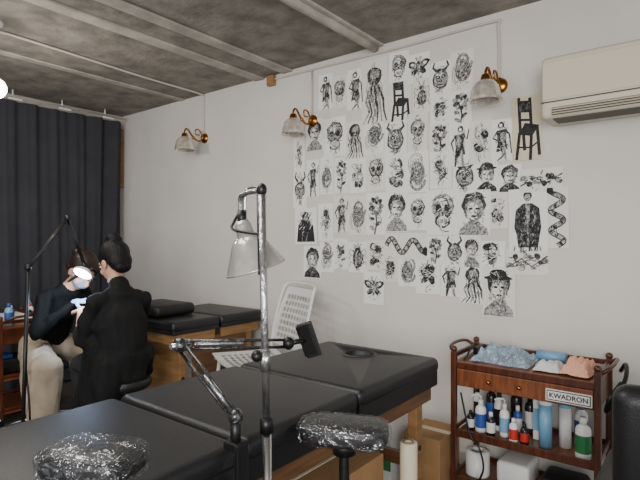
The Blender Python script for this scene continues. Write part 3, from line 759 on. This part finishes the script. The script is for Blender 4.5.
Rz=lambda a:Matrix.Rotation(math.radians(a),3,'Z');Rx=lambda a:Matrix.Rotation(math.radians(a),3,'X');Ry=lambda a:Matrix.Rotation(math.radians(a),3,'Y')
# woman in black coat
K=M_coat
body=[cap((-.06,0,.62),(.06,0,.62),.12,.12,K),
 cap((0,-.01,.62),(0,.03,.85),.13,.14,K,1.15,.92),cap((0,.03,.85),(0,.06,.98),.14,.095,K,1.3,.85),
 cap((-.135,.05,.985),(.135,.05,.985),.05,.05,K),cap((0,.05,1.02),(0,.06,1.07),.08,.058,K),
 cap((0,.06,1.03),(0,.10,1.14),.05,.048,M_skin),
 cap((-.165,.05,.965),(-.20,.12,.74),.056,.048,K),cap((-.20,.12,.74),(-.18,.2,.78),.048,.044,K),cap((-.19,.16,.765),(-.09,.36,.885),.034,.026,M_skin),
 cap((.165,.05,.965),(.22,.18,.78),.056,.05,K),cap((.22,.18,.78),(.08,.38,.86),.05,.04,K),
 cap((-.11,.0,.62),(-.15,.03,.40),.09,.085,K,.8,1.2),cap((-.16,.08,.72),(-.17,.15,.32),.06,.08,K,.6,1.1),
 cap((.12,.0,.62),(.14,.02,.54),.10,.07,K,.8,1.2),
 cap((0,-.09,.62),(0,-.12,.54),.10,.06,K,1.5,.55),
 cap((-.1,-.08,.6),(-.13,-.10,.42),.08,.07,K,1.2,.6),
 cap((-.09,.02,.57),(-.08,.38,.55),.085,.065,M_jean),cap((.09,.02,.57),(.08,.38,.55),.085,.065,M_jean),
 cap((-.08,.38,.55),(-.09,.33,.12),.062,.042,M_jean),cap((.08,.38,.55),(.09,.33,.12),.062,.042,M_jean),
 cap((-.09,.31,.06),(-.09,.46,.04),.042,.035,M_shoe,1,1),cap((.09,.31,.06),(.09,.46,.04),.042,.035,M_shoe)]
hands=hand((-.09,.355,.885),(.5,.85,.15),(0,0,-1),1,M_skin,.4)+hand((.08,.38,.865),(-.3,.9,.1),(0,0,-1),-1,M_skin,.4)
R=Rz(12)@Rx(-22)
hd=headp((0,.12,1.205),R);E=hd[3];X=hd[2]
hair=[E((0,-.03,.05),(.092,.10,.09),M_hairk),E((0,-.06,.0),(.082,.06,.078),M_hairk),E((0,-.07,-.05),(.06,.04,.04),M_hairk),
      E((0,-.055,.145),(.044,.046,.036),M_hairk),E((.012,-.07,.13),(.036,.03,.03),M_hairk),E((0,-.05,.12),(.038,.038,.03),M_hairk),
      cap(X((.072,.02,.05)),X((.078,.01,-.02)),.014,.008,M_hairk),cap(X((-.072,.02,.05)),X((-.078,.01,-.02)),.014,.008,M_hairk)]
stool(-2.85,1.68,.51)
figure('woman_in_black_coat',(-2.85,1.68,0),math.radians(88),body,hands,hd,hair,.022)
# tattoo artist
T_=M_top;G=M_beige
body=[cap((-.07,0,.6),(.07,0,.6),.12,.12,G),
 cap((0,.0,.62),(0,.12,.84),.125,.125,T_,1.15,.9),cap((0,.12,.84),(0,.2,.97),.125,.09,T_,1.25,.85),
 cap((-.13,.19,.97),(.13,.19,.97),.05,.05,T_),cap((0,.2,.99),(0,.29,1.07),.052,.045,M_skin),
 cap((-.16,.19,.96),(-.25,.25,.75),.05,.043,T_),cap((-.25,.25,.75),(-.06,.41,.925),.042,.03,T_),
 cap((.16,.19,.96),(.25,.23,.74),.05,.043,T_),cap((.25,.23,.74),(.10,.40,.93),.042,.03,T_),
 cap((-.1,.02,.57),(-.22,.40,.52),.11,.085,G),cap((.1,.02,.57),(.27,.34,.52),.11,.09,G),
 cap((-.22,.40,.52),(-.24,.37,.16),.09,.08,G),cap((.27,.34,.52),(.28,.32,.16),.095,.10,G),
 cap((.17,.12,.50),(.24,.22,.28),.10,.09,G),cap((-.15,.12,.50),(-.2,.22,.30),.09,.08,G),
 cap((-.24,.36,.12),(-.24,.5,.04),.042,.035,M_shoe),cap((.28,.31,.12),(.29,.46,.04),.042,.035,M_shoe),
 cap((-.24,.34,.05),(-.24,.5,.04),.045,.035,M_shoe),cap((.28,.28,.05),(.29,.46,.04),.045,.035,M_shoe)]
hands=hand((-.06,.41,.93),(.45,.85,.1),(.3,0,-1),1,M_glove,.6)+hand((.10,.40,.935),(-.4,.85,.1),(-.3,0,-1),-1,M_glove,.6)
R=Rz(-4)@Rx(-50)
hd=headp((0,.355,1.135),R);E=hd[3];X=hd[2]
hd[0].extend([E((0,.045,-.05),(.06,.062,.048),M_mask),E((0,.072,-.045),(.035,.04,.038),M_mask),cap(X((.05,.05,-.04)),X((.076,.0,-.01)),.006,.005,M_mask),cap(X((-.05,.05,-.04)),X((-.076,.0,-.01)),.006,.005,M_mask)])
hair=[E((0,-.03,.05),(.088,.098,.09),M_hairb),E((0,-.06,.0),(.08,.058,.078),M_hairb),E((0,-.09,-.04),(.045,.035,.05),M_hairb),
      E((0,-.125,.05),(.042,.04,.042),M_hairb),
      cap(X((.055,.055,.07)),X((.08,.03,-.07)),.016,.007,M_hairb),cap(X((-.055,.055,.07)),X((-.08,.03,-.07)),.016,.007,M_hairb),
      cap(X((.0,.058,.095)),X((.055,.06,.05)),.014,.012,M_hairb),cap(X((.0,.058,.095)),X((-.055,.06,.05)),.014,.012,M_hairb)]
stool(-3.77,1.62,.49)
figure('tattoo_artist',(-3.77,1.62,0),math.radians(-75),body,hands,hd,hair,.022)
# artist's lamp
b=B()
f0=V((-3.10,1.2,.03));f1=V((-3.1,1.235,1.19));f2=V((-3.14,1.48,1.486));f3=V((-3.13,1.58,1.19))
b.cyl(f0,f1,.011,M_black);b.lathe([(0,0),(.13,0),(.13,.015),(.02,.03),(0,.03)],(-3.1,1.2,0),M_black)
for o in(-.012,.012):
    b.cyl(f1+V((o,0,0)),f2+V((o,0,0)),.006,M_black,seg=8);b.cyl(f2+V((o,0,0)),f3+V((o,0,0)),.006,M_black,seg=8)
for q in(f1,f2,f3):b.ell(q,.02,M_black)
ldir=V((.16,-.50,-.62)).normalized()
R=ldir.to_track_quat('-Z','Y').to_matrix()
hc=f3+V((-.015,.0,-.045))
b.lathe([(0,.03),(.015,.03),(.035,.022),(.06,.0),(.064,-.012),(.058,-.012),(.0,-.01)],hc,M_white,rot=R)
b.lathe([(0,-.018),(.05,-.016),(.056,-.012)],hc,M_led,rot=R)
b.obj('desk_lamp')
# ---------------------------------------------------------------- lights
def area(name,loc,tgt,size,power,col,sy=None):
    l=bpy.data.lights.new(name,'AREA');l.size=size;l.energy=power;l.color=col
    if sy:l.shape='RECTANGLE';l.size_y=sy
    o=bpy.data.objects.new(name,l);o.location=loc;o.rotation_euler=(V(tgt)-V(loc)).to_track_quat('-Z','Y').to_euler();bpy.context.collection.objects.link(o)
area('rear_fill_light',(1.2,-2.4,1.7),(-2.4,2.6,1.8),2.2,165,(1,.975,.94),1.8)  # added soft fill from behind the camera; no window is modelled there
area('overhead_fill_light',(-1.8,.6,2.55),(-1.8,.9,0),1.2,34,(1,.965,.92),1.2)  # added overhead fill to brighten the room; no fixture hangs here
l=bpy.data.lights.new('pendant_bulb','POINT');l.energy=26;l.shadow_soft_size=.07;l.color=(1,.94,.85)
o=bpy.data.objects.new('pendant_bulb',l);o.location=(-3.385,1.165,2.16);bpy.context.collection.objects.link(o)
l=bpy.data.lights.new('led_spot','SPOT');l.energy=26;l.spot_size=math.radians(100);l.spot_blend=.6;l.shadow_soft_size=.03;l.color=(.6,.8,1)
o=bpy.data.objects.new('led_spot',l);o.location=hc+ldir*.03;o.rotation_euler=(V((-3.36,1.66,.93))-o.location).to_track_quat('-Z','Y').to_euler();bpy.context.collection.objects.link(o)
w=bpy.data.worlds.new('World');bpy.context.scene.world=w;w.use_nodes=True
w.node_tree.nodes['Background'].inputs[0].default_value=(.98,.98,1,1);w.node_tree.nodes['Background'].inputs[1].default_value=.95
# ---------------------------------------------------------------- camera
cd=bpy.data.cameras.new('Camera');cd.lens=28.125;cd.sensor_width=36;cd.clip_start=.05
co=bpy.data.objects.new('Camera',cd);co.location=(0,0,1.35);co.rotation_euler=(math.pi/2,0,math.radians(38));bpy.context.collection.objects.link(co)
bpy.context.scene.camera=co
